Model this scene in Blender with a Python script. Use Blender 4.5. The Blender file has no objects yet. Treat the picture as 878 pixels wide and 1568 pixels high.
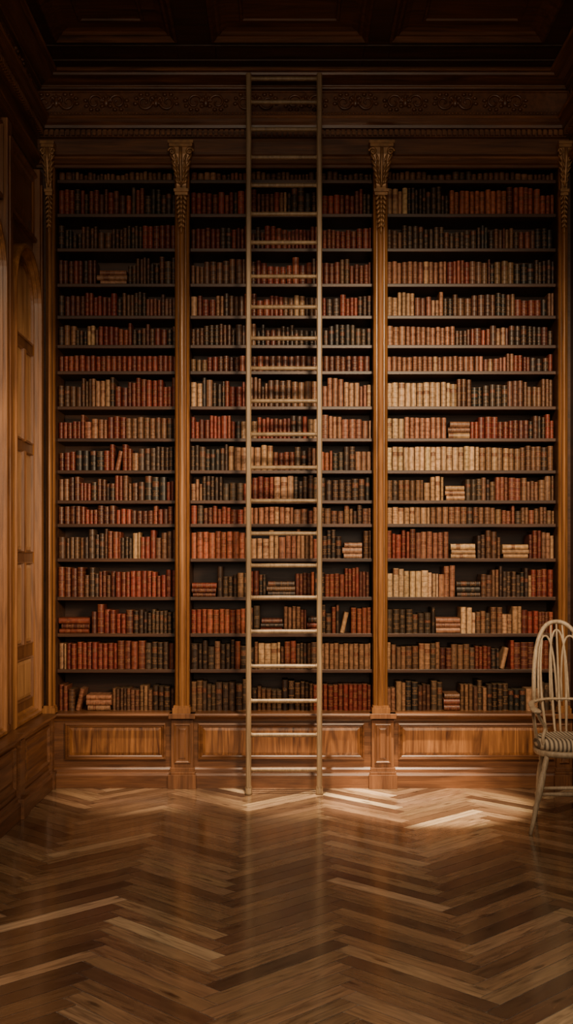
import bpy, bmesh, math, random
from mathutils import Vector, Matrix
random.seed(7)
S = bpy.context.scene
F = 1700.0; D0 = 7.6; H = 1.5
def X(px, y=0.0): return (px-439)*(D0+y)/F
def Z(py, y=0.0): return H+(870-py)*(D0+y)/F
XL, XR = -1.72, 1.95
YF = -9.6
ZC = 4.85

# ------------------------------------------------------------ materials
def newmat(name):
    m = bpy.data.materials.new(name); m.use_nodes = True
    nt = m.node_tree; b = nt.nodes['Principled BSDF']
    return m, nt, b
def N(nt, t, **kw):
    n = nt.nodes.new(t)
    for k, v in kw.items(): setattr(n, k, v)
    return n
def ramp(nt, stops):
    r = N(nt, 'ShaderNodeValToRGB'); cr = r.color_ramp
    while len(cr.elements) < len(stops): cr.elements.new(0.5)
    for e, (p, c) in zip(cr.elements, stops):
        e.position = p; e.color = (*c, 1)
    return r
def wood(name, dark, light, axis='Z', rough=0.38, sc=1.0, bump=0.15, fig=0.6):
    m, nt, b = newmat(name); L = nt.links
    tc = N(nt, 'ShaderNodeTexCoord'); mp = N(nt, 'ShaderNodeMapping')
    s = {'X': (0.9, 9, 9), 'Y': (9, 0.9, 9), 'Z': (9, 9, 0.9)}[axis]
    mp.inputs['Scale'].default_value = [v*sc for v in s]
    L.new(tc.outputs['Object'], mp.inputs['Vector'])
    n1 = N(nt, 'ShaderNodeTexNoise'); n1.inputs['Scale'].default_value = 1.6
    n1.inputs['Detail'].default_value = 6; n1.inputs['Distortion'].default_value = fig*2
    L.new(mp.outputs[0], n1.inputs['Vector'])
    r = ramp(nt, [(0.28, dark), (0.5, tuple((a+c)/2 for a, c in zip(dark, light))), (0.72, light)])
    L.new(n1.outputs['Fac'], r.inputs[0])
    mp2 = N(nt, 'ShaderNodeMapping'); mp2.inputs['Scale'].default_value = [v*sc*(9 if v > 1 else 2.5) for v in s]
    L.new(tc.outputs['Object'], mp2.inputs['Vector'])
    n2 = N(nt, 'ShaderNodeTexNoise'); n2.inputs['Scale'].default_value = 2.0; n2.inputs['Detail'].default_value = 3
    L.new(mp2.outputs[0], n2.inputs['Vector'])
    r2 = ramp(nt, [(0.3, (0.5, 0.47, 0.45)), (0.6, (1, 1, 1))])
    L.new(n2.outputs['Fac'], r2.inputs[0])
    mx = N(nt, 'ShaderNodeMix', data_type='RGBA', blend_type='MULTIPLY'); mx.inputs[0].default_value = 0.75
    L.new(r.outputs[0], mx.inputs[6]); L.new(r2.outputs[0], mx.inputs[7])
    L.new(mx.outputs[2], b.inputs['Base Color'])
    b.inputs['Roughness'].default_value = rough
    b.inputs['Specular IOR Level'].default_value = 0.4
    bp = N(nt, 'ShaderNodeBump'); bp.inputs['Strength'].default_value = bump; bp.inputs['Distance'].default_value = 0.004
    L.new(n2.outputs['Fac'], bp.inputs['Height']); L.new(bp.outputs[0], b.inputs['Normal'])
    return m
WV = wood('mahogany_vertical', (0.085, 0.031, 0.012), (0.26, 0.108, 0.040), 'Z')
WX = wood('mahogany_along_x', (0.08, 0.029, 0.011), (0.235, 0.094, 0.034), 'X')
WY = wood('mahogany_along_y', (0.085, 0.031, 0.012), (0.25, 0.102, 0.037), 'Y')
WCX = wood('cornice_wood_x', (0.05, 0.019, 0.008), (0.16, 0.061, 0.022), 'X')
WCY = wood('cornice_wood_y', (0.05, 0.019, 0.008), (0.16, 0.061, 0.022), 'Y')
WD = wood('dark_walnut_x', (0.022, 0.009, 0.005), (0.065, 0.025, 0.011), 'X', rough=0.5)
WDY = wood('dark_walnut_y', (0.022, 0.009, 0.005), (0.065, 0.025, 0.011), 'Y', rough=0.5)
WP = wood('figured_panel', (0.08, 0.026, 0.009), (0.40, 0.165, 0.052), 'Z', sc=0.7, fig=1.8, rough=0.35)
WPIL = wood('pilaster_wood', (0.15, 0.058, 0.018), (0.36, 0.155, 0.05), 'Z', rough=0.33)
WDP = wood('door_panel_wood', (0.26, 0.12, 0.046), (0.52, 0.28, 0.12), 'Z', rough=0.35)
WLAD = wood('ladder_wood', (0.16, 0.10, 0.052), (0.30, 0.20, 0.108), 'Z', rough=0.42, sc=1.5)
WCH = wood('chair_weathered_paint', (0.29, 0.205, 0.13), (0.52, 0.40, 0.27), 'Z', rough=0.5, sc=2)
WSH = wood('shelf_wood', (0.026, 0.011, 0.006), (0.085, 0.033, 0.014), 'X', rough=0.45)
WCE = wood('ceiling_panel', (0.03, 0.011, 0.005), (0.13, 0.046, 0.016), 'X', rough=0.5, sc=0.6, fig=1.5)
def plain(name, c, rough=0.5, metal=0.0, var=0.3, sc=30):
    m, nt, b = newmat(name); L = nt.links
    tc = N(nt, 'ShaderNodeTexCoord'); n = N(nt, 'ShaderNodeTexNoise')
    n.inputs['Scale'].default_value = sc; n.inputs['Detail'].default_value = 4
    L.new(tc.outputs['Object'], n.inputs['Vector'])
    r = ramp(nt, [(0.3, tuple(v*(1-var) for v in c)), (0.7, tuple(min(1, v*(1+var)) for v in c))])
    L.new(n.outputs['Fac'], r.inputs[0]); L.new(r.outputs[0], b.inputs['Base Color'])
    b.inputs['Roughness'].default_value = rough; b.inputs['Metallic'].default_value = metal
    return m
GILT = plain('aged_gilt', (0.27, 0.135, 0.05), 0.4, 0.3)
CARVE = plain('dark_carving', (0.12, 0.045, 0.018), 0.35)
IRON = plain('dark_iron', (0.06, 0.05, 0.04), 0.4, 0.8)

# ------------------------------------------------------------ mesh builder
class MB:
    def __init__(s): s.v = []; s.f = []; s.smooth = []
    def add(s, vs, fs, sm=False):
        o = len(s.v); s.v += [tuple(v) for v in vs]
        s.f += [tuple(i+o for i in f) for f in fs]; s.smooth += [sm]*len(fs)
    def box(s, x0, x1, y0, y1, z0, z1):
        s.add([(x0,y0,z0),(x1,y0,z0),(x1,y1,z0),(x0,y1,z0),(x0,y0,z1),(x1,y0,z1),(x1,y1,z1),(x0,y1,z1)],
              [(0,3,2,1),(4,5,6,7),(0,1,5,4),(1,2,6,5),(2,3,7,6),(3,0,4,7)])
    def sweep(s, prof, mapf, a, b):
        n = len(prof)
        vs = [mapf(a, *p) for p in prof]+[mapf(b, *p) for p in prof]
        fs = [(i, (i+1) % n, n+(i+1) % n, n+i) for i in range(n)]
        fs += [tuple(range(n-1, -1, -1)), tuple(range(n, 2*n))]
        s.add(vs, fs)
    def rings(s, outlines, sm=False, cap=True):
        n = len(outlines[0]); vs = [p for o in outlines for p in o]; fs = []
        for k in range(len(outlines)-1):
            for i in range(n):
                j = (i+1) % n
                fs.append((k*n+i, k*n+j, (k+1)*n+j, (k+1)*n+i))
        if cap: fs.append(tuple((len(outlines)-1)*n+i for i in range(n)))
        s.add(vs, fs, sm)
    def panel(s, mapf, u0, u1, v0, v1, steps):
        s.rings([[mapf(u0+i, v0+i, o), mapf(u1-i, v0+i, o), mapf(u1-i, v1-i, o), mapf(u0+i, v1-i, o)] for i, o in steps])
    def arch(s, mapf, uc, hw, v0, vs_, steps, seg=20, cap=True):
        outs = []
        for i, o in steps:
            w = hw-i; pts = [mapf(uc-w, v0+i, o), mapf(uc+w, v0+i, o)]
            for k in range(seg+1):
                a = math.pi*k/seg
                pts.append(mapf(uc+w*math.cos(a), vs_+w*math.sin(a), o))
            outs.append(pts)
        s.rings(outs, cap=cap)
    def tube(s, pts, rad, seg=10, flat=1.0, cap=True):
        pts = [Vector(p) for p in pts]; n = len(pts)
        if not isinstance(rad, (list, tuple)): rad = [rad]*n
        t0 = (pts[1]-pts[0]).normalized()
        up = Vector((0, 0, 1)) if abs(t0.z) < 0.9 else Vector((0, 1, 0))
        nx = t0.cross(up).normalized(); vs = []; pt = t0
        for i, p in enumerate(pts):
            if i == 0: t = t0
            elif i == n-1: t = (pts[i]-pts[i-1]).normalized()
            else: t = (pts[i+1]-pts[i-1]).normalized()
            q = pt.rotation_difference(t); nx = (q @ nx); nx = (nx-t*nx.dot(t)).normalized(); pt = t
            ny = t.cross(nx)
            for k in range(seg):
                a = 2*math.pi*k/seg
                vs.append(p+nx*math.cos(a)*rad[i]+ny*math.sin(a)*rad[i]*flat)
        fs = [(i*seg+k, i*seg+(k+1) % seg, (i+1)*seg+(k+1) % seg, (i+1)*seg+k) for i in range(n-1) for k in range(seg)]
        if cap: fs += [tuple(range(seg-1, -1, -1)), tuple((n-1)*seg+k for k in range(seg))]
        s.add(vs, fs, True)
    def blob(s, c, r, nu=10, nv=7, rot=None):
        vs = []; c = Vector(c)
        for j in range(nv+1):
            ph = math.pi*j/nv
            for i in range(nu):
                th = 2*math.pi*i/nu
                p = Vector((r[0]*math.sin(ph)*math.cos(th), r[1]*math.sin(ph)*math.sin(th), r[2]*math.cos(ph)))
                if rot: p = rot @ p
                vs.append(c+p)
        fs = [(j*nu+i, (j+1)*nu+i, (j+1)*nu+(i+1) % nu, j*nu+(i+1) % nu) for j in range(nv) for i in range(nu)]
        s.add(vs, fs, True)
    def obj(s, name, mat, parent=None, bevel=0.0, recalc=True):
        me = bpy.data.meshes.new(name); me.from_pydata(s.v, [], s.f); 
        me.polygons.foreach_set('use_smooth', s.smooth); me.update()
        if recalc:
            bm = bmesh.new(); bm.from_mesh(me); bmesh.ops.recalc_face_normals(bm, faces=bm.faces); bm.to_mesh(me); bm.free()
        me.materials.append(mat)
        o = bpy.data.objects.new(name, me); S.collection.objects.link(o)
        if parent: o.parent = parent
        if bevel:
            b = o.modifiers.new('bevel', 'BEVEL'); b.width = bevel; b.segments = 2; b.limit_method = 'ANGLE'; b.angle_limit = 0.7
        return o
def empty(name, loc=(0, 0, 0)):
    e = bpy.data.objects.new(name, None); e.location = loc; e.empty_display_size = 0.2; S.collection.objects.link(e); return e
def crom(pts, n=6):
    P = [Vector(p) for p in pts]; P = [2*P[0]-P[1]]+P+[2*P[-1]-P[-2]]; out = []
    for i in range(1, len(P)-2):
        for k in range(n):
            t = k/n; a, b, c, d = P[i-1:i+3]
            out.append(0.5*((2*b)+(c-a)*t+(2*a-5*b+4*c-d)*t*t+(3*b-a-3*c+d)*t**3))
    out.append(P[-2]); return out

mB = lambda u, v, o: (u, -o, v)
mL = lambda u, v, o: (XL+o, u, v)
mR = lambda u, v, o: (XR-o, u, v)
sB = lambda t, o, z: (t, -o, z)
sL = lambda t, o, z: (XL+o, t, z)
sR = lambda t, o, z: (XR-o, t, z)

# ------------------------------------------------------------ floor (herringbone boards)
def build_floor():
    W = 0.0857; n = 8; g = 0.0011
    v = []; f = []; uvs = []; cols = []
    pal = [((0.28, 0.172, 0.092), 5), ((0.205, 0.121, 0.063), 5.5), ((0.14, 0.077, 0.04), 4.5), ((0.37, 0.245, 0.138), 2.6), ((0.58, 0.425, 0.255), 1.3), ((0.085, 0.046, 0.025), 1.8)]
    c45 = math.sqrt(0.5); ox, oy = -0.235, -0.03
    for m in range(-14, 15):
        for k in range(-130, 131):
            for kind in (0, 1):
                if kind == 0: x0, x1, y0, y1 = k, k+n, k+2*n*m, k+1+2*n*m
                else: x0, x1, y0, y1 = k-1, k, k+2*n*m, k+n+2*n*m
                cx, cy = (x0+x1)/2*W, (y0+y1)/2*W
                wx, wy = (cx-cy)*c45+ox, (cx+cy)*c45+oy
                if wx < XL-0.7 or wx > XR+0.7 or wy > 0.8 or wy < YF-0.7: continue
                rnd = random.random(); c = random.choices([p[0] for p in pal], [p[1] for p in pal])[0]
                j = random.uniform(0.85, 1.15); c = (c[0]*j, c[1]*j*random.uniform(0.95, 1.03), c[2]*j, 1)
                o = len(v)
                for (a, b) in ((x0*W+g, y0*W+g), (x1*W-g, y0*W+g), (x1*W-g, y1*W-g), (x0*W+g, y1*W-g)):
                    v.append(((a-b)*c45+ox, (a+b)*c45+oy, 0))
                    lu, lv = (a-x0*W, b-y0*W) if kind == 0 else (b-y0*W, a-x0*W)
                    uvs.append((lu+rnd*37, lv+rnd*11, rnd)); cols.append(c)
                f.append((o, o+1, o+2, o+3))
    me = bpy.data.meshes.new('floor'); me.from_pydata(v, [], f)
    a = me.attributes.new('puv', 'FLOAT_VECTOR', 'POINT'); a.data.foreach_set('vector', [q for t in uvs for q in t])
    a = me.attributes.new('pcol', 'FLOAT_COLOR', 'POINT'); a.data.foreach_set('color', [q for t in cols for q in t])
    bm = bmesh.new(); bm.from_mesh(me)
    for co, no in (((XL, 0, 0), (-1, 0, 0)), ((XR, 0, 0), (1, 0, 0)), ((0, 0.4, 0), (0, 1, 0)), ((0, YF, 0), (0, -1, 0))):
        bmesh.ops.bisect_plane(bm, geom=bm.verts[:]+bm.edges[:]+bm.faces[:], plane_co=co, plane_no=no, clear_outer=True)
    vs = [bm.verts.new(p) for p in ((XL, YF, -0.003), (XR, YF, -0.003), (XR, 0.4, -0.003), (XL, 0.4, -0.003))]
    bm.faces.new(vs)
    bm.to_mesh(me); bm.free()
    mt, nt, b = newmat('herringbone_oak'); L = nt.links
    at = N(nt, 'ShaderNodeAttribute', attribute_name='puv'); ac = N(nt, 'ShaderNodeAttribute', attribute_name='pcol')
    mp = N(nt, 'ShaderNodeMapping'); mp.inputs['Scale'].default_value = (2.2, 26, 20)
    L.new(at.outputs['Vector'], mp.inputs['Vector'])
    n1 = N(nt, 'ShaderNodeTexNoise'); n1.inputs['Scale'].default_value = 1.5; n1.inputs['Detail'].default_value = 6; n1.inputs['Distortion'].default_value = 1.4
    L.new(mp.outputs[0], n1.inputs['Vector'])
    r1 = ramp(nt, [(0.28, (0.38, 0.35, 0.33)), (0.48, (0.88, 0.86, 0.84)), (0.72, (1.35, 1.33, 1.28))]); L.new(n1.outputs['Fac'], r1.inputs[0])
    mx = N(nt, 'ShaderNodeMix', data_type='RGBA', blend_type='MULTIPLY'); mx.inputs[0].default_value = 1
    L.new(ac.outputs['Color'], mx.inputs[6]); L.new(r1.outputs[0], mx.inputs[7])
    mp2 = N(nt, 'ShaderNodeMapping'); mp2.inputs['Scale'].default_value = (3.5, 13, 5)
    L.new(at.outputs['Vector'], mp2.inputs['Vector'])
    vo = N(nt, 'ShaderNodeTexVoronoi'); vo.inputs['Scale'].default_value = 1.0; L.new(mp2.outputs[0], vo.inputs['Vector'])
    r2 = ramp(nt, [(0.07, (0.10, 0.08, 0.06)), (0.2, (1, 1, 1))]); L.new(vo.outputs['Distance'], r2.inputs[0])
    mx2 = N(nt, 'ShaderNodeMix', data_type='RGBA', blend_type='MULTIPLY'); mx2.inputs[0].default_value = 0.9
    L.new(mx.outputs[2], mx2.inputs[6]); L.new(r2.outputs[0], mx2.inputs[7])
    L.new(mx2.outputs[2], b.inputs['Base Color'])
    mr = N(nt, 'ShaderNodeMapRange'); mr.inputs[3].default_value = 0.13; mr.inputs[4].default_value = 0.30
    L.new(n1.outputs['Fac'], mr.inputs[0]); L.new(mr.outputs[0], b.inputs['Roughness'])
    b.inputs['Coat Weight'].default_value = 0.6; b.inputs['Coat Roughness'].default_value = 0.13
    bp = N(nt, 'ShaderNodeBump'); bp.inputs['Strength'].default_value = 0.10; bp.inputs['Distance'].default_value = 0.002
    L.new(n1.outputs['Fac'], bp.inputs['Height']); L.new(bp.outputs[0], b.inputs['Normal'])
    me.materials.append(mt)
    o = bpy.data.objects.new('floor', me); S.collection.objects.link(o)
build_floor()

# ------------------------------------------------------------ walls
m = MB(); m.box(XL-0.1, XR+0.1, 0.40, 0.5, -0.05, 5.1); m.obj('wall_back', WD)
m = MB(); m.box(XL-0.1, XL, YF, 0.40, -0.05, 5.1); m.obj('wall_left', WY)
m = MB(); m.box(XR, XR+0.1, YF, 0.40, -0.05, 5.1); m.obj('wall_right', WDY)

# ------------------------------------------------------------ ceiling : slab, beams, coffer frames
ceil = empty('ceiling')
CD = 0.04
m = MB(); m.box(XL-0.1, XR+0.1, YF, 0.5, ZC+CD, ZC+0.2); m.obj('coffer_backing', WCE, ceil)
m = MB(); fr = MB()
xs = [(XL, -1.46), (-0.71, -0.46), (0.50, 0.67), (1.62, XR)]
ys = [(0.4, -0.56)]
y = -0.56
while y > YF: ys.append((y-1.15, y-1.37)); y -= 1.37
for a, b in xs: m.box(a, b, YF, 0.4, ZC, ZC+CD)
for a, b in ys:
    for i in range(3): m.box(xs[i][1], xs[i+1][0], max(min(a, b), YF), max(a, b), ZC, ZC+CD)
m.box(XL, XR, -0.30, -0.27, ZC-0.012, ZC)
m.box(XL, XR, -0.50, -0.485, ZC-0.008, ZC)
mC = lambda u, v, o: (u, v, ZC+CD-o)
for i in range(3):
    for j in range(len(ys)-1):
        u0, u1 = xs[i][1], xs[i+1][0]; v1 = min(ys[j]); v0 = max(ys[j+1])
        if v0 < YF: continue
        fr.panel(mC, u0-0.02, u1+0.02, v0-0.02, v1+0.02, [(0, CD), (0.004, CD+0.012), (0.02, CD+0.016), (0.032, CD+0.004), (0.045, CD*0.75), (0.06, CD*0.7), (0.075, CD*0.35), (0.09, 0.010), (0.11, 0.004), (0.19, 0.003), (0.196, 0.012), (0.21, 0.012), (0.216, 0.002)])
m.obj('ceiling_beams', WD, ceil, 0.004); fr.obj('coffer_frames', WCE, ceil)

# ------------------------------------------------------------ cornice
prof = [(0.012, 4.238), (0.012, 4.255), (0.03, 4.262), (0.045, 4.285), (0.045, 4.302), (0.03, 4.308), (0.02, 4.325), (0.02, 4.43),
        (0.045, 4.436), (0.045, 4.478), (0.08, 4.482), (0.084, 4.50), (0.10, 4.515), (0.115, 4.54), (0.115, 4.556), (0.098, 4.56), (0.098, 4.585), (0.03, 4.592),
        (0.03, 4.755), (0.05, 4.762), (0.055, 4.782), (0.085, 4.79), (0.12, 4.805), (0.15, 4.812), (0.155, 4.825), (0.18, 4.83), (0.18, 4.85)]
def cornice(name, mp, sm, a, b, mat, hi_mat, extra, dark):
    e = empty(name)
    pr = [(0, 4.2), (0.012, 4.2)]+prof[1:]+[(0, 4.85)] if not extra else [(-0.4, 4.30), (-0.02, 4.30), (-0.02, 4.238)]+prof+[(-0.4, 4.85)]
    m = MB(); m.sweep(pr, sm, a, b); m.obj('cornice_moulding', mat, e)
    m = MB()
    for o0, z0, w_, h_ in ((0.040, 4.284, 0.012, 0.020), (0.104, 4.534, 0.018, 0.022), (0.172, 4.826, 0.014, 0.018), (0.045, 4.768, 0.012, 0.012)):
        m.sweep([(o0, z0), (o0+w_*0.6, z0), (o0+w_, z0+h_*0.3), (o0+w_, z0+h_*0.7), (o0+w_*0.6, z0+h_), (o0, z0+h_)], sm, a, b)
    m.obj('cornice_lit_fillets', hi_mat, e)  # paler wood strips: light catching the mouldings, put into the colour
    m = MB(); lo, hi = min(a, b), max(a, b)
    n = int((hi-lo)/0.036)
    for i in range(n):
        t = lo+0.018+i*0.036
        p = [mp(t-0.011, 4.44, 0.04), mp(t+0.011, 4.44, 0.04), mp(t+0.011, 4.476, 0.04), mp(t-0.011, 4.476, 0.04)]
        q = [mp(t-0.011, 4.44, 0.07), mp(t+0.011, 4.44, 0.07), mp(t+0.011, 4.476, 0.07), mp(t-0.011, 4.476, 0.07)]
        m.rings([p, q])
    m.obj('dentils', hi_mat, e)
    m = MB(); n = int((hi-lo)/0.024)
    for i in range(n):
        t = lo+0.012+i*0.024
        m.blob(mp(t, 4.572, 0.10), (0.009, 0.009, 0.009), 6, 4)
    m.obj('bead_row', hi_mat, e)
    m = MB(); c = 0.34; k = 0; t = lo+0.15
    m.panel(mp, lo+0.02, hi-0.02, 4.60, 4.75, [(0, 0.03), (0, 0.038), (0.008, 0.038), (0.012, 0.031)])
    while t < hi-0.15:
        sg = 1 if k % 2 else -1
        for mir in (-1, 1):
            pts = []
            for i in range(22):
                a_ = i/21*2.4*math.pi; r = 0.055*(1-i/25)
                pts.append(Vector(mp(t+mir*(0.078-r*math.cos(a_)), 4.675+sg*(r*math.sin(a_)), 0.038)))
            m.tube(pts, [0.0105*(1-i/40) for i in range(22)], 6)
            for q in range(6):
                aa = q*0.7-0.2
                m.blob(mp(t+mir*(0.08+0.062*math.cos(aa)), 4.675-sg*0.054*math.sin(aa), 0.036), (0.017, 0.014, 0.013), 7, 5)
        m.blob(mp(t, 4.675, 0.036), (0.022, 0.018, 0.034), 8, 6)
        for q in range(-2, 3): m.blob(mp(t+q*0.018, 4.715-abs(q)*0.012, 0.036), (0.008, 0.011, 0.02), 6, 5)
        t += c; k += 1
    m.obj('frieze_scrollwork', dark, e)
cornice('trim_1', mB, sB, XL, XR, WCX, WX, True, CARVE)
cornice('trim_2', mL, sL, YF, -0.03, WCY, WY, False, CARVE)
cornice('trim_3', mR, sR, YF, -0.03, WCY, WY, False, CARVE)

# ------------------------------------------------------------ bookcase
bc = empty('bookcase')
ROWS = [275, 327, 380, 434, 483, 528, 568, 622, 671, 720, 766, 802, 855, 914, 970, 1025, 1080]
YS = 0.075
zrow = [Z(r, YS) for r in ROWS]
PIL = [(268, 290), (572, 594)]
pil = [(X(a), X(b)) for a, b in PIL]
secs = [(X(84), pil[0][0]), (pil[0][1], pil[1][0]), (pil[1][1], X(856))]
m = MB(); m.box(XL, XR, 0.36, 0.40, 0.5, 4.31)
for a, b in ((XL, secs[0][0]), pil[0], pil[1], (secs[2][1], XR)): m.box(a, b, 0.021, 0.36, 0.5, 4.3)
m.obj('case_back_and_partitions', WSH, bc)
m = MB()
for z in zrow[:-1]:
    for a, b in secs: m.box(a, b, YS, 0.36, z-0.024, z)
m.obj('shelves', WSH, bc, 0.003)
m = MB()
def pilaster(x0, x1, z0, z1, out=0.035):
    w = x1-x0
    cs = [(0, -0.02), (0, 0.0), (0.06, 0.012), (0.14, 0.02), (0.2, 0.012), (0.22, 0.002), (0.27, 0.002), (0.3, out*0.7), (0.36, out), (0.44, out*1.12), (0.5, out*1.16)]
    pts = [(x0+t*w, o) for t, o in cs]+[(x1-t*w, o) for t, o in reversed(cs[:-1])]
    n = len(pts); vs = [(x, -o, z0) for x, o in pts]+[(x, -o, z1) for x, o in pts]
    fs = [(i, (i+1) % n, n+(i+1) % n, n+i) for i in range(n)]+[tuple(range(n)), tuple(range(n, 2*n))]
    m.add(vs, fs)
zb = 0.512
for a, b in pil: pilaster(a, b, zb, 4.24)
pilaster(X(70), X(84), zb, 4.24); pilaster(X(856), X(870), zb, 4.24)
for a, b in pil+[(X(70), X(84)), (X(856), X(870))]:
    m.box(a-0.012, b+0.012, -0.055, 0.03, zb, zb+0.035); m.box(a-0.006, b+0.006, -0.048, 0.03, zb+0.035, zb+0.05)
m.obj('pilasters', WPIL, bc)
m = MB()
def corbel(xc, s=1.0, proj=1.0):
    b = lambda x0, x1, o, z0, z1: m.box(xc+x0*s, xc+x1*s, -o*proj, 0.02, z0, z1)
    b(-0.086, 0.086, 0.125, 4.365, 4.385); b(-0.078, 0.078, 0.115, 4.345, 4.365)
    zs = [4.345, 4.30, 4.24, 4.17, 4.10, 4.07]; hw = [0.062, 0.056, 0.045, 0.036, 0.032, 0.034]; ot = [0.10, 0.098, 0.085, 0.065, 0.055, 0.055]
    m.rings([[(xc-w*s, 0.02, z), (xc-w*s, -o*proj, z), (xc+w*s, -o*proj, z), (xc+w*s, 0.02, z)] for z, w, o in zip(zs, hw, ot)])
    for sx in (-1, 1):
        pts = []
        for i in range(20):
            a = i/19*2.6*math.pi; r = 0.026*(1-i/23)
            pts.append((xc+sx*s*(0.060+r*math.cos(a)), -0.105*proj, 4.315+r*math.sin(a)))
        m.tube(pts, 0.008, 6)
        for i, (x, z, rz) in enumerate(((0.058, 4.275, 0.03), (0.05, 4.235, 0.03), (0.042, 4.20, 0.028), (0.035, 4.165, 0.026), (0.03, 4.13, 0.022))):
            R = Matrix.Rotation(sx*0.55, 3, 'Y')
            m.blob((xc+sx*x*s, -(0.095-0.010*i)*proj, z), (0.011*s, 0.013, rz), 8, 6, R)
            m.blob((xc+sx*x*0.5*s, -(0.105-0.010*i)*proj, z-0.005), (0.009*s, 0.013, rz), 8, 6, Matrix.Rotation(sx*0.3, 3, 'Y'))
    m.tube([(xc, -0.115*proj, 4.34), (xc, -0.118*proj, 4.28), (xc, -0.10*proj, 4.2), (xc, -0.08*proj, 4.12), (xc, -0.07*proj, 4.09)], [0.010, 0.012, 0.010, 0.008, 0.006], 8)
    b(-0.05, 0.05, 0.075, 4.055, 4.075); b(-0.043, 0.043, 0.062, 4.035, 4.055)
    zz = 4.02
    for i in range(7):
        w = 0.032*(1-i/9.0)
        for sx in (-1, 1):
            m.blob((xc+sx*w*0.75*s, -0.052*proj, zz-i*0.031), (0.012*s, 0.012, 0.022), 8, 6, Matrix.Rotation(-sx*0.6, 3, 'Y'))
        m.blob((xc, -0.062*proj, zz-i*0.031), (0.011*s, 0.012, 0.017), 8, 6)
    m.blob((xc, -0.05*proj, zz-7*0.031), (0.008*s, 0.01, 0.028), 8, 6)
for a, b in pil: corbel((a+b)/2)
corbel(X(77), 0.55, 0.9); corbel(X(862), 0.6, 0.9)
m.obj('carved_capitals', GILT, bc)
m = MB()
m.box(XL, XR, 0.0, 0.36, 0.0, 0.46)
led = [(-0.36, 0.455), (0.01, 0.455), (0.014, 0.468), (0.03, 0.475), (0.045, 0.488), (0.06, 0.492), (0.064, 0.50), (0.06, 0.512), (-0.36, 0.512)]
m.sweep(led, sB, XL, XR)
bas = [(-0.1, 0.0), (0.035, 0.0), (0.035, 0.085), (0.028, 0.10), (0.018, 0.105), (0.016, 0.125), (0.006, 0.135), (0, 0.14), (-0.1, 0.14)]
m.sweep(bas, sB, XL, XR)
m.obj('base_cabinet', WX, bc)
m = MB()
steps = [(0, 0), (0, 0.016), (0.010, 0.02), (0.016, 0.008), (0.022, 0.012), (0.03, 0.004), (0.032, 0.0015)]
for a, b in ((X(100), X(254)), (X(304), X(558)), (X(610), X(848))):
    m.panel(mB, a, b, 0.19, 0.44, steps)
m.obj('base_panel_mouldings', WX, bc)
m = MB()
for a, b in ((X(100), X(254)), (X(304), X(558)), (X(610), X(848))):
    m.panel(mB, a+0.03, b-0.03, 0.22, 0.41, [(0, 0.002), (0.001, 0.005), (0.02, 0.011), (0.022, 0.011)])
m.obj('base_raised_panels', WP, bc)
m = MB()
for a, b in [(X(263), X(297)), (X(569), X(603)), (X(851), XR)]:
    m.box(a, b, -0.035, 0.02, 0.0, 0.465)
    m.box(a-0.02, min(b+0.02, XR), -0.065, 0.02, 0.0, 0.095); m.box(a-0.014, min(b+0.014, XR), -0.055, 0.02, 0.095, 0.115); m.box(a-0.008, min(b+0.008, XR), -0.045, 0.02, 0.115, 0.14)
    m.box(a-0.014, min(b+0.014, XR), -0.075, 0.02, 0.478, 0.512)
    m.panel(lambda u, v, o: (u, -0.035-o, v), a+0.02, b-0.02, 0.17, 0.44, [(0, 0), (0, 0.008), (0.008, 0.012), (0.014, 0.003), (0.03, 0.003), (0.04, 0.009)])
m.obj('pedestals', WV, bc, 0.002)

# ------------------------------------------------------------ books (one mesh)
RED = [((0.17, 0.030, 0.016), 5), ((0.125, 0.023, 0.013), 4.5), ((0.20, 0.048, 0.024), 2.5), ((0.08, 0.022, 0.013), 3), ((0.04, 0.022, 0.014), 1.5)]
DRK = [((0.034, 0.018, 0.011), 5), ((0.052, 0.030, 0.018), 3), ((0.024, 0.018, 0.014), 2.5), ((0.078, 0.032, 0.016), 3), ((0.12, 0.028, 0.015), 1.5), ((0.12, 0.062, 0.030), 1)]
TAN = [((0.34, 0.19, 0.092), 4), ((0.27, 0.14, 0.070), 3.5), ((0.42, 0.26, 0.13), 1.5), ((0.19, 0.09, 0.046), 2.5)]
CRM = [((0.50, 0.325, 0.165), 5), ((0.42, 0.265, 0.135), 4)]
BRN = [((0.135, 0.062, 0.031), 4), ((0.095, 0.042, 0.023), 3), ((0.18, 0.09, 0.045), 2), ((0.05, 0.028, 0.017), 2), ((0.14, 0.040, 0.022), 1.5)]
ORG = [((0.30, 0.085, 0.038), 4), ((0.24, 0.062, 0.030), 3)]
RTN = [((0.27, 0.115, 0.06), 4), ((0.21, 0.08, 0.043), 3.5), ((0.32, 0.17, 0.088), 1.5)]
MIX = RED[:4]+DRK[:4]+[((0.32, 0.185, 0.095), 1.6), ((0.16, 0.075, 0.037), 3)]
DT = DRK[:3]+[((0.31, 0.175, 0.09), 2.8), ((0.18, 0.09, 0.046), 3)]
P = dict(r=RED, d=DRK, t=TAN, c=CRM, b=BRN, o=ORG, k=RTN, x=MIX, g=DT)
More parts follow.
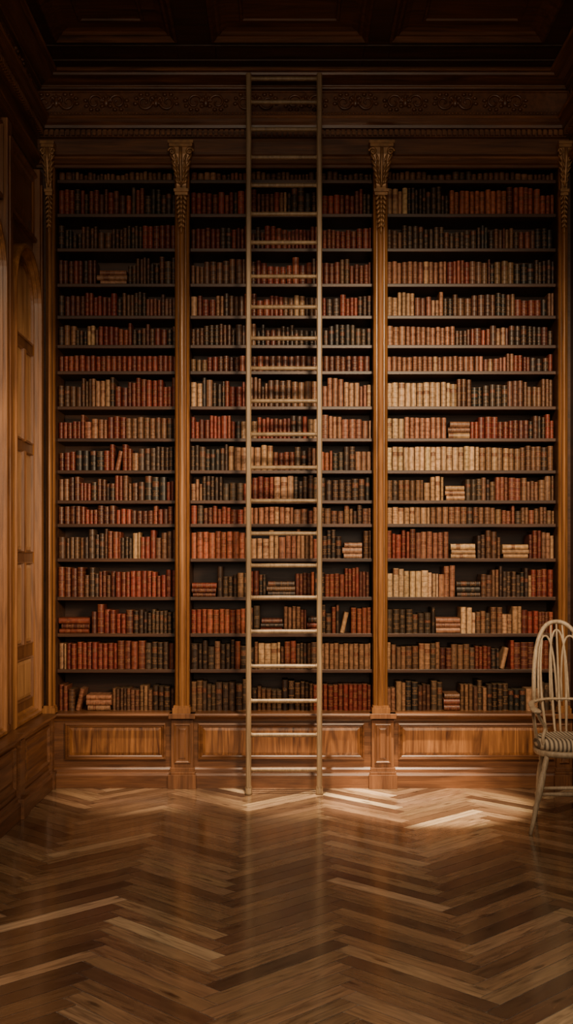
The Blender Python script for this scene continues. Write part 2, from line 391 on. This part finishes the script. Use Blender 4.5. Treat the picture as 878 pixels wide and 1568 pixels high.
LAY = [
 (13, "b267", "b571", "b856"),
 (38, "R130 r202 d267", "r376 r430 t440 d488 r571", "t628 d690 O780 r856"),
 (33, "d218 r267", "R340 r488 r571", "b690 d775 b820 d856"),
 (37, "R148 S196 d267", "b376 r488 d571", "K685 r720 b752 d856"),
 (33, "R130 r188 b267", "x571", "k680 d760 x856"),
 (30, "g100 x267", "d376 x485 d571", "K625 K700 x856"),
 (25, "R267", "d320 r376 R571", "K735 k790 r856"),
 (40, "d135 t170 x267", "T310 g345 r376 b490 k571", "C690 t702 d740 b856"),
 (33, "r130 k165 r193 B267", "r350 x490 k571", "T620 K685 S721 r790 x856"),
 (37, "x175 L188 r202 t212 d267", "g350 t420 d490 o510 g571", "C735 T800 B856"),
 (34, "x140 r190 x267", "t310 d376 r420 g571", "B650 t680 S713 g760 b856"),
 (26, "r267", "r376 K450 b571", "T660 B760 b856"),
 (41, "d165 r185 d205 t215 r240 d267", "O376 k480 r494 d524 S557 d571", "r640 K690 S731 d768 S811 r830 t856"),
 (42, "d170 R240 r267", "S333 g376 d408 S453 r485 d530 r571", "c672 k698 S737 b770 g815 r856"),
 (40, "S140 r205 d267", "R376 d400 S435 b470 S488 d520 L538 R571", "d667 S706 t730 b770 t800 r856"),
 (41, "T102 R180 d267", "g360 x430 d490 B571", "T600 b660 x765 L782 r826 d856"),
 (42, "d118 L132 S172 b235 d267", "d480 R571", "t622 d680 S706 b740 g856"),
]
bv = []; bf = []; bcol = []; buv = []
def book(x, z, w, h, d, ang, col, yf):
    o = len(bv); ca, sa = math.cos(ang), math.sin(ang)
    bulge = min(w*0.42, 0.015)
    prof = [(0, 0.0)]+[(w*t, -bulge*math.sqrt(max(0, 1-(2*t-1)**2))) for t in (0.05, 0.18, 0.34, 0.5, 0.66, 0.82, 0.95)]+[(w, 0.0), (w, d), (0, d)]
    raised = random.random() < 0.6
    rnd = random.random(); nb = random.choice((4, 5, 5, 6))
    lv = [(0, 0)]
    if raised:
        for k in range(1, nb):
            b = k/nb; e = 0.0028/h
            lv += [(b-e*1.6, 0), (b-e, 0.0028), (b+e, 0.0028), (b+e*1.6, 0)]
    lv += [(1, 0)]
    n = len(prof)
    for (v, r) in lv:
        for i, (px, py) in enumerate(prof):
            yy = py-(r if 0 < i < 8 else 0)
            lx, lz = px, v*h
            bv.append((x+lx*ca+lz*sa, yf+yy, z-lx*sa+lz*ca))
            bcol.append(col); buv.append((px/w, v*nb, rnd))
    for k in range(len(lv)-1):
        for i in range(n):
            j = (i+1) % n
            bf.append((o+k*n+i, o+k*n+j, o+(k+1)*n+j, o+(k+1)*n+i))
    bf.append(tuple(o+i for i in range(n-1, -1, -1)))
    q = len(bv)
    for (px, py) in prof:
        lx, lz = px, h
        bv.append((x+lx*ca+lz*sa, yf+py, z-lx*sa+lz*ca)); bcol.append(tuple(0.6*c+0.4*p for c, p in zip(col[:3], (0.14, 0.10, 0.06)))+(1,)); buv.append((0.5, 0.5, 0.0))
    bf.append(tuple(q+i for i in range(n)))
def pick(letter):
    p = P[letter.lower()]
    c = random.choices([q[0] for q in p], [q[1] for q in p])[0]; j = random.uniform(0.8, 1.2)
    return (c[0]*j, c[1]*j*random.uniform(0.93, 1.07), c[2]*j, 1)
YB = 0.105
for r, (hp, *ss) in enumerate(LAY):
    z = zrow[r] if r < 16 else 0.512
    H0 = hp*(D0+YB)/F
    hmax = (zrow[r-1]-0.024-z-0.010) if r else 0.10
    for si, s in enumerate(ss):
        xa, xb = secs[si]; xa += 0.004; xb -= 0.004; x = xa
        toks = s.split()
        for ti, tk in enumerate(toks):
            kind = tk[0]; xe = xb if ti == len(toks)-1 else min(xb, X(int(tk[1:]), YB))
            if kind == 'S':
                zz = z; nst = max(2, int(hp/11)) if hp > 30 else 2
                L = xe-x-0.008; pc = random.choice('rrbdk' if si != 2 else 'kkbtd')
                for k in range(nst):
                    th = random.uniform(0.028, 0.042); ll = L*random.uniform(0.86, 1.0)
                    if zz+th > z+hmax: break
                    off = random.uniform(0, L-ll)
                    book(x+0.003+off+ll, zz+0.0, th, ll, 0.17, -math.pi/2, pick(pc), YB+random.uniform(-0.004, 0.01))
                    zz += th+0.0005
                x = xe; continue
            if kind == 'L':
                a = 0.22; h = H0*0.80; w = 0.030
                book(x+0.004, z+w*math.sin(a), w, h, 0.16, a, pick('k'), YB); x = xe; continue
            uniform = kind.isupper()
            col0 = pick(kind); hj = random.uniform(0.92, 1.0); w0 = random.uniform(0.034, 0.042)
            run = 0; hh = H0; cc = col0; ww = w0
            while x < xe-0.012:
                if run <= 0:
                    run = random.choice((1, 1, 1, 2, 2, 3, 4)); cc = pick(kind)
                    hh = H0*random.uniform(0.74, 1.12); ww = random.uniform(0.024, 0.048)
                run -= 1
                if uniform:
                    h = H0*hj*random.uniform(0.96, 1.02); w = w0*random.uniform(0.9, 1.1); j = random.uniform(0.72, 1.2); c = tuple(v*j for v in col0[:3])+(1,)
                    if random.random() < 0.2: c = pick(kind)
                else:
                    h = hh*random.uniform(0.96, 1.03); w = ww*random.uniform(0.93, 1.07); j = random.uniform(0.7, 1.25); c = tuple(v*j for v in cc[:3])+(1,)
                w = min(w, xe-x); h = min(h, hmax)
                if w < 0.014: break
                book(x, z, w-random.uniform(0.002, 0.005), h, random.uniform(0.14, 0.19), 0, c, YB+random.uniform(-0.008, 0.028))
                x += w
me = bpy.data.meshes.new('books'); me.from_pydata(bv, [], bf)
a = me.attributes.new('bcol', 'FLOAT_COLOR', 'POINT'); a.data.foreach_set('color', [q for t in bcol for q in t])
a = me.attributes.new('buv', 'FLOAT_VECTOR', 'POINT'); a.data.foreach_set('vector', [q for t in buv for q in t])
me.update()
mt, nt, b = newmat('leather_bindings'); L = nt.links
au = N(nt, 'ShaderNodeAttribute', attribute_name='buv'); ac = N(nt, 'ShaderNodeAttribute', attribute_name='bcol')
sp = N(nt, 'ShaderNodeSeparateXYZ'); L.new(au.outputs['Vector'], sp.inputs[0])
def M(op, a, b_=None, c=None):
    n = N(nt, 'ShaderNodeMath', operation=op)
    for i, v in enumerate((a, b_, c)):
        if v is None: continue
        if isinstance(v, (int, float)): n.inputs[i].default_value = v
        else: L.new(v, n.inputs[i])
    return n.outputs[0]
V = sp.outputs[1]; U = sp.outputs[0]; RN = sp.outputs[2]
fr_ = M('FRACT', V)
edge = M('ABSOLUTE', M('SUBTRACT', fr_, 0.5))
line = M('MULTIPLY', M('GREATER_THAN', edge, 0.42), M('LESS_THAN', edge, 0.47))
line = M('MULTIPLY', line, M('GREATER_THAN', RN, 0.45))
cell = M('FLOOR', V)
inl = M('COMPARE', cell, 3.0, 0.1)
lab = M('MULTIPLY', inl, M('LESS_THAN', edge, 0.40))
lab = M('MULTIPLY', lab, M('GREATER_THAN', M('FRACT', M('MULTIPLY', RN, 7.0)), 0.60))
lab = M('MULTIPLY', lab, 0.75)
tc = N(nt, 'ShaderNodeTexCoord'); mp = N(nt, 'ShaderNodeMapping'); mp.inputs['Scale'].default_value = (260, 10, 160)
L.new(tc.outputs['Object'], mp.inputs[0]); nz = N(nt, 'ShaderNodeTexNoise'); nz.inputs['Scale'].default_value = 1; nz.inputs['Detail'].default_value = 1
L.new(mp.outputs[0], nz.inputs['Vector'])
txt = M('MULTIPLY', M('GREATER_THAN', nz.outputs['Fac'], 0.56), M('LESS_THAN', edge, 0.30))
txt = M('MULTIPLY', txt, M('LESS_THAN', M('ABSOLUTE', M('SUBTRACT', U, 0.5)), 0.33))
txt = M('MULTIPLY', txt, M('MAXIMUM', inl, M('COMPARE', cell, 1.0, 0.1)))
gold = M('MULTIPLY', M('MAXIMUM', line, txt), 0.45)
nl = N(nt, 'ShaderNodeTexNoise'); nl.inputs['Scale'].default_value = 45; nl.inputs['Detail'].default_value = 5; L.new(tc.outputs['Object'], nl.inputs['Vector'])
rl = ramp(nt, [(0.3, (0.5, 0.48, 0.45)), (0.7, (1.2, 1.17, 1.15))]); L.new(nl.outputs['Fac'], rl.inputs[0])
mx = N(nt, 'ShaderNodeMix', data_type='RGBA', blend_type='MULTIPLY'); mx.inputs[0].default_value = 1
L.new(ac.outputs['Color'], mx.inputs[6]); L.new(rl.outputs[0], mx.inputs[7])
m1 = N(nt, 'ShaderNodeMix', data_type='RGBA'); L.new(lab, m1.inputs[0]); L.new(mx.outputs[2], m1.inputs[6]); m1.inputs[7].default_value = (0.10, 0.028, 0.014, 1)
m2 = N(nt, 'ShaderNodeMix', data_type='RGBA'); L.new(gold, m2.inputs[0]); L.new(m1.outputs[2], m2.inputs[6]); m2.inputs[7].default_value = (0.40, 0.19, 0.07, 1)
L.new(m2.outputs[2], b.inputs['Base Color']); b.inputs['Roughness'].default_value = 0.42; b.inputs['Specular IOR Level'].default_value = 0.35
me.materials.append(mt)
ob = bpy.data.objects.new('books', me); S.collection.objects.link(ob)

# ------------------------------------------------------------ library ladder
lad = empty('library_ladder')
m = MB(); xl, xr = -0.2515, 0.2185; yb, yt = -0.245, -0.215; zt = 4.79
def yl(z): return yb+(yt-yb)*z/zt
for xx in (xl, xr):
    w = 0.0175; d = 0.022
    def sec(z, s=1): return [(xx-w*s, yl(z)-d*s*0.6, z), (xx-w*0.6*s, yl(z)-d*s, z), (xx+w*0.6*s, yl(z)-d*s, z), (xx+w*s, yl(z)-d*0.6*s, z), (xx+w*s, yl(z)+d*0.6*s, z), (xx+w*0.6*s, yl(z)+d*s, z), (xx-w*0.6*s, yl(z)+d*s, z), (xx-w*s, yl(z)+d*0.6*s, z)]
    m.rings([sec(0.045, 0.9), sec(0.05), sec(zt-0.006), sec(zt, 0.7)])
m.obj('rails', WLAD, lad)
m = MB()
WR = [119, 155, 197, 240, 283, 327, 371, 423, 470, 518, 564, 614, 665, 716, 767, 817, 866, 915, 967, 1020, 1073, 1125, 1178]
for py in WR:
    z = Z(py, -0.23); y = yl(z)
    m.tube([(xl+0.01, y, z), (xl+0.03, y, z), (0.5*(xl+xr), y, z), (xr-0.03, y, z), (xr-0.01, y, z)], [0.0115, 0.0135, 0.015, 0.0135, 0.0115], 12)
    for xx, sg in ((xl, 1), (xr, -1)): m.tube([(xx+sg*0.0165, y, z), (xx+sg*0.023, y, z)], 0.017, 12)
m.obj('rungs', WLAD, lad)
m = MB()
for xx in (xl, xr): m.tube([(xx, yb, 0.0), (xx, yb, 0.012), (xx, yb, 0.05), (xx, yb, 0.06)], [0.026, 0.024, 0.022, 0.018], 12)
m.obj('feet', WLAD, lad)

# ------------------------------------------------------------ left wall
tr = empty('trim_4')
m = MB()
WO = 0.10
m.box(XL, XL+WO, YF, -0.0, 0.0, 0.46)
m.sweep([(p+WO if p > 0 else 0, z) for p, z in led], sL, YF, 0.0)
m.sweep([(p+WO if p > 0 else 0, z) for p, z in bas], sL, YF, 0.0)
mW = lambda u, v, o: (XL+WO+o, u, v)
bays = []
yc = -0.44
while yc > YF+0.5: bays.append(yc); yc -= 0.93
for yc in bays: m.panel(mW, yc-0.34, yc+0.34, 0.18, 0.44, [(0, 0), (0, 0.018), (0.012, 0.024), (0.022, 0.004), (0.05, 0.004), (0.075, 0.016)])
for yc in bays:
    yy = yc-0.465
    m.box(XL+WO, XL+WO+0.03, yy-0.055, yy+0.055, 0, 0.47); m.box(XL+WO, XL+WO+0.055, yy-0.07, yy+0.07, 0, 0.12); m.box(XL+WO, XL+WO+0.055, yy-0.065, yy+0.065, 0.48, 0.514)
m.box(XL+WO, XL+WO+0.03, -0.07, -0.0, 0, 0.47); m.box(XL+WO, XL+WO+0.05, -0.085, 0.0, 0, 0.12)
m.obj('wainscot', WY, tr, 0.002)
m = MB()
for yc in bays:
    for yy in (yc-0.465,):
        m.box(XL, XL+0.05, yy-0.05, yy+0.05, 0.512, 4.2); m.box(XL+0.05, XL+0.062, yy-0.028, yy+0.028, 0.56, 4.1)
m.box(XL, XL+0.05, -0.09, 0.0, 0.512, 4.2); m.box(XL+0.05, XL+0.062, -0.07, -0.02, 0.56, 4.1)
m.obj('wall_pilasters', WV, tr, 0.004)
m = MB()
for yc in bays: m.panel(mL, yc-0.38, yc+0.38, 3.70, 4.16, [(0, 0), (0, 0.03), (0.02, 0.035), (0.03, 0.015), (0.05, 0.01), (0.06, 0.0015), (0.10, 0.0015), (0.13, 0.012)])
m.obj('upper_panels', WV, tr)
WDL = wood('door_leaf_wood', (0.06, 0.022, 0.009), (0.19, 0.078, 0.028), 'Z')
for di, yc in enumerate(bays[:5]):
    e = empty('door_%d' % (di+1))
    m = MB(); sp_ = 3.22; hw = 0.36
    m.arch(mL, yc, hw, 0.512, sp_, [(0, 0), (0, 0.055), (0.010, 0.066), (0.026, 0.066), (0.032, 0.045), (0.044, 0.045), (0.05, 0.022), (0.07, 0.012)], 32, cap=False)
    m.obj('arched_casing', WPIL, e)
    m = MB(); h2 = hw-0.068
    m.arch(mL, yc, h2, 0.58, sp_, [(0, 0), (0, 0.014), (0.003, 0.016)], 28); 
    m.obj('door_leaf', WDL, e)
    m = MB(); st = [(0, 0.016), (0, 0.028), (0.008, 0.034), (0.014, 0.014), (0.022, 0.012)]
    mm = MB(); st2 = [(0.02, 0.0165), (0.04, 0.024)]
    for sx in (-1, 1):
        u0, u1 = sorted((yc+sx*0.022, yc+sx*(h2-0.05)))
        for v0, v1 in ((1.0, 1.54), (1.60, 2.26), (2.32, 2.92)):
            m.panel(mL, u0, u1, v0, v1, st); mm.panel(mL, u0, u1, v0, v1, st2)
    m.panel(mL, yc-h2+0.05, yc+h2-0.05, 0.64, 0.92, st); mm.panel(mL, yc-h2+0.05, yc+h2-0.05, 0.64, 0.92, st2)
    m.arch(mL, yc, h2-0.05, 2.98, sp_, st, 24); mm.arch(mL, yc, h2-0.05, 2.98, sp_, st2, 24)
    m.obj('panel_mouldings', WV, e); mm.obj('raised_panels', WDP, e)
    m = MB()
    for zz in (1.13, 3.25):
        m.tube([(XL+0.035, yc-h2+0.0, zz-0.05), (XL+0.035, yc-h2, zz+0.05)], 0.009, 8)
        m.box(XL+0.012, XL+0.028, yc-h2-0.012, yc-h2+0.03, zz-0.04, zz+0.04)
        for s_ in (-1, 1): m.blob((XL+0.035, yc-h2, zz+s_*0.055), (0.011, 0.011, 0.011), 8, 6)
    m.obj('hinges', IRON, e)

m = MB()
for k in range(9):
    yc = -0.6-k*0.98
    m.panel(mR, yc-0.42, yc+0.42, 0.62, 4.1, [(0, 0), (0, 0.010), (0.02, 0.014), (0.03, 0.004), (0.06, 0.002)])
m.box(XR-0.012, XR, YF, -0.08, 0, 0.14)
m.obj('trim_5', WDY)

# ------------------------------------------------------------ windsor armchair
ch = empty('windsor_armchair', (1.645, -1.15, 0)); ch.rotation_euler = (0, 0, math.radians(1))
m = MB()
legs = {'fl': ((-0.165, -0.14, 0.44), (-0.275, -0.20, 0.0)), 'fr': ((0.165, -0.14, 0.44), (0.270, -0.20, 0.0)),
        'bl': ((-0.12, 0.14, 0.44), (-0.14, 0.24, 0.0)), 'br': ((0.12, 0.14, 0.44), (0.14, 0.24, 0.0))}
for a, b in legs.values():
    a, b = Vector(a), Vector(b)
    ts = [0, 0.08, 0.16, 0.2, 0.24, 0.4, 0.55, 0.62, 0.66, 0.7, 0.85, 1]; rs = [0.013, 0.016, 0.018, 0.013, 0.018, 0.021, 0.018, 0.014, 0.019, 0.015, 0.013, 0.0105]
    m.tube([a.lerp(b, t) for t in ts], rs, 12)
def lp(k, t): return Vector(legs[k][0]).lerp(Vector(legs[k][1]), t)
for k1, k2 in (('fl', 'bl'), ('fr', 'br')):
    a, b = lp(k1, 0.58), lp(k2, 0.58); m.tube([a, a.lerp(b, 0.25), a.lerp(b, 0.5), a.lerp(b, 0.75), b], [0.008, 0.011, 0.014, 0.011, 0.008], 10)
a = lp('fl', 0.58).lerp(lp('bl', 0.58), 0.5); b = lp('fr', 0.58).lerp(lp('br', 0.58), 0.5)
m.tube([a, a.lerp(b, 0.25), a.lerp(b, 0.5), a.lerp(b, 0.75), b], [0.008, 0.011, 0.015, 0.011, 0.008], 10)
m.tube([lp('fl', 0.42), lp('fl', 0.42).lerp(lp('fr', 0.42), 0.5), lp('fr', 0.42)], [0.008, 0.012, 0.008], 10)
m.obj('legs_and_stretchers', WCH, ch)
def seat_ring(s, z, n=40):
    out = []
    for i in range(n):
        a = 2*math.pi*i/n; ca, sa = math.cos(a), math.sin(a)
        e = 0.75
        x = 0.208*s*math.copysign(abs(ca)**e, ca); y = 0.205*s*math.copysign(abs(sa)**e, sa)
        x *= 1.0-0.12*(y/0.215)
        out.append((x, y, z))
    return out
m = MB(); m.rings([seat_ring(0.9, 0.425), seat_ring(0.98, 0.432), seat_ring(1.0, 0.445), seat_ring(0.99, 0.458), seat_ring(0.95, 0.462)], sm=True)
m.rings([seat_ring(0.9, 0.425)]); m.obj('seat', WCH, ch)
m = MB(); m.rings([seat_ring(0.90, 0.460), seat_ring(0.97, 0.470), seat_ring(0.995, 0.488), seat_ring(0.97, 0.508), seat_ring(0.90, 0.522), seat_ring(0.7, 0.530), seat_ring(0.35, 0.528), seat_ring(0.1, 0.525)], sm=True)
cm, nt, b = newmat('striped_cushion'); L = nt.links
tc = N(nt, 'ShaderNodeTexCoord'); wv = N(nt, 'ShaderNodeTexWave', wave_type='BANDS', bands_direction='X'); wv.inputs['Scale'].default_value = 14; wv.inputs['Distortion'].default_value = 0.1
L.new(tc.outputs['Object'], wv.inputs['Vector']); r = ramp(nt, [(0.35, (0.11, 0.08, 0.055)), (0.55, (0.46, 0.36, 0.25))]); L.new(wv.outputs['Fac'], r.inputs[0]); L.new(r.outputs[0], b.inputs['Base Color']); b.inputs['Roughness'].default_value = 0.9
m.obj('cushion', cm, ch)
m = MB()
arm = crom([(-0.235, -0.215, 0.690), (-0.242, -0.15, 0.700), (-0.222, 0.0, 0.705), (-0.185, 0.12, 0.71), (-0.10, 0.205, 0.715), (0, 0.23, 0.715), (0.10, 0.205, 0.715), (0.185, 0.12, 0.71), (0.222, 0.0, 0.705), (0.242, -0.15, 0.700), (0.235, -0.215, 0.690)], 6)
n = len(arm); rr = [0.027 if (i < 7 or i > n-8) else 0.018 for i in range(n)]; rr[0] = rr[-1] = 0.016
m.tube(arm, rr, 12, flat=0.45)
for sx in (-1, 1):
    m.tube(crom([(sx*0.17, -0.12, 0.455), (sx*0.188, -0.135, 0.53), (sx*0.172, -0.12, 0.59), (sx*0.212, -0.155, 0.65), (sx*0.234, -0.165, 0.70)], 5), 0.0105, 10)
    m.tube([(sx*0.185, -0.02, 0.455), (sx*0.222, -0.03, 0.70)], 0.0075, 8)
    m.tube([(sx*0.175, 0.06, 0.455), (sx*0.205, 0.07, 0.705)], 0.0075, 8)
m.obj('arm_rail', WCH, ch)
m = MB()
def by(x, z): return 0.125+0.10*(1-(x/0.2)**2)+(z-0.71)*0.15
def arc(hw, z0, z1, n=28, cx=0):
    pts = []
    for i in range(n+1):
        a = math.pi*i/n; c = math.cos(a); s_ = math.sin(a)
        x = cx-hw*math.copysign(abs(c)**0.85, c); z = z0+(z1-z0)*abs(s_)**0.8
        pts.append((x, by(x, z), z))
    return pts
m.tube(arc(0.168, 0.70, 1.175), 0.0135, 12)
m.tube(arc(0.060, 0.70, 1.09, cx=-0.075), 0.0065, 8)
m.tube(arc(0.060, 0.70, 1.09, cx=0.075), 0.0065, 8)
m.tube(arc(0.055, 0.70, 1.125), 0.0065, 8)
for x, zt_ in ((-0.105, 1.115), (-0.04, 1.155), (0.0, 1.17), (0.04, 1.155), (0.105, 1.115)):
    pts = []
    for i in range(9):
        t = i/8; z = 0.455+(zt_-0.455)*t; xx = x*(0.75+0.35*math.sin(t*math.pi*0.9))
        y = by(xx, z)-(0.03 if z < 0.5 else 0)
        pts.append((xx, y, z))
    m.tube(pts, [0.006, 0.0075, 0.0085, 0.009, 0.0085, 0.0075, 0.0065, 0.006, 0.005], 8)
m.obj('hoop_back', WCH, ch)

# ------------------------------------------------------------ lights
def spot(name, loc, tgt, W, ang, blend, rad, col):
    l = bpy.data.lights.new(name, 'SPOT'); l.energy = W; l.spot_size = math.radians(ang); l.spot_blend = blend; l.shadow_soft_size = rad; l.color = col
    o = bpy.data.objects.new(name, l); o.location = loc
    o.rotation_euler = (Vector(tgt)-Vector(loc)).to_track_quat('-Z', 'Y').to_euler(); S.collection.objects.link(o)
def area(name, loc, rot, W, sx, sy, col):
    l = bpy.data.lights.new(name, 'AREA'); l.energy = W; l.shape = 'RECTANGLE'; l.size = sx; l.size_y = sy; l.color = col
    o = bpy.data.objects.new(name, l); o.location = loc; o.rotation_euler = rot; S.collection.objects.link(o)
spot('key_spotlight', (1.0, -4.2, 4.1), (0.65, 0, 1.75), 1600, 56, 1.0, 0.30, (1, 0.75, 0.48))
spot('floor_downlight', (0.75, -1.3, 4.6), (0.90, -0.50, 0), 3300, 18, 0.45, 0.05, (1, 0.79, 0.54))
spot('floor_downlight', (-0.1, -1.3, 4.6), (0.1, -0.38, 0), 2300, 16, 0.7, 0.06, (1, 0.79, 0.54))
spot('floor_downlight', (-1.0, -1.4, 4.6), (-1.0, -0.30, 0), 1000, 16, 0.8, 0.06, (1, 0.77, 0.52))
spot('left_wall_fill', (1.5, -3.6, 2.3), (-1.7, -0.55, 1.7), 800, 46, 1.0, 0.3, (1, 0.72, 0.43))  # added fill spot, brightens the left wall and its doors
area('overhead_fill_light', (-0.5, -5.2, 4.6), (0, 0, 0), 75, 1.0, 1.0, (1, 0.78, 0.53))  # added overhead fill for the foreground floor, no fixture modelled
area('rear_fill_light', (0.1, -9.5, 3.0), (math.radians(80), 0, 0), 125, 2.6, 2.4, (1, 0.80, 0.57))  # added soft ambient fill behind the camera, no window modelled
w = bpy.data.worlds.new('World'); S.world = w; w.use_nodes = True
w.node_tree.nodes['Background'].inputs[0].default_value = (1.0, 0.74, 0.50, 1); w.node_tree.nodes['Background'].inputs[1].default_value = 0.35

# ------------------------------------------------------------ camera
c = bpy.data.cameras.new('camera'); c.lens = F/1568*36; c.sensor_width = 36; c.sensor_fit = 'AUTO'; c.shift_y = (870-784)/1568
co = bpy.data.objects.new('camera', c); co.location = (0, -D0, H); co.rotation_euler = (math.pi/2, 0, 0); S.collection.objects.link(co); S.camera = co
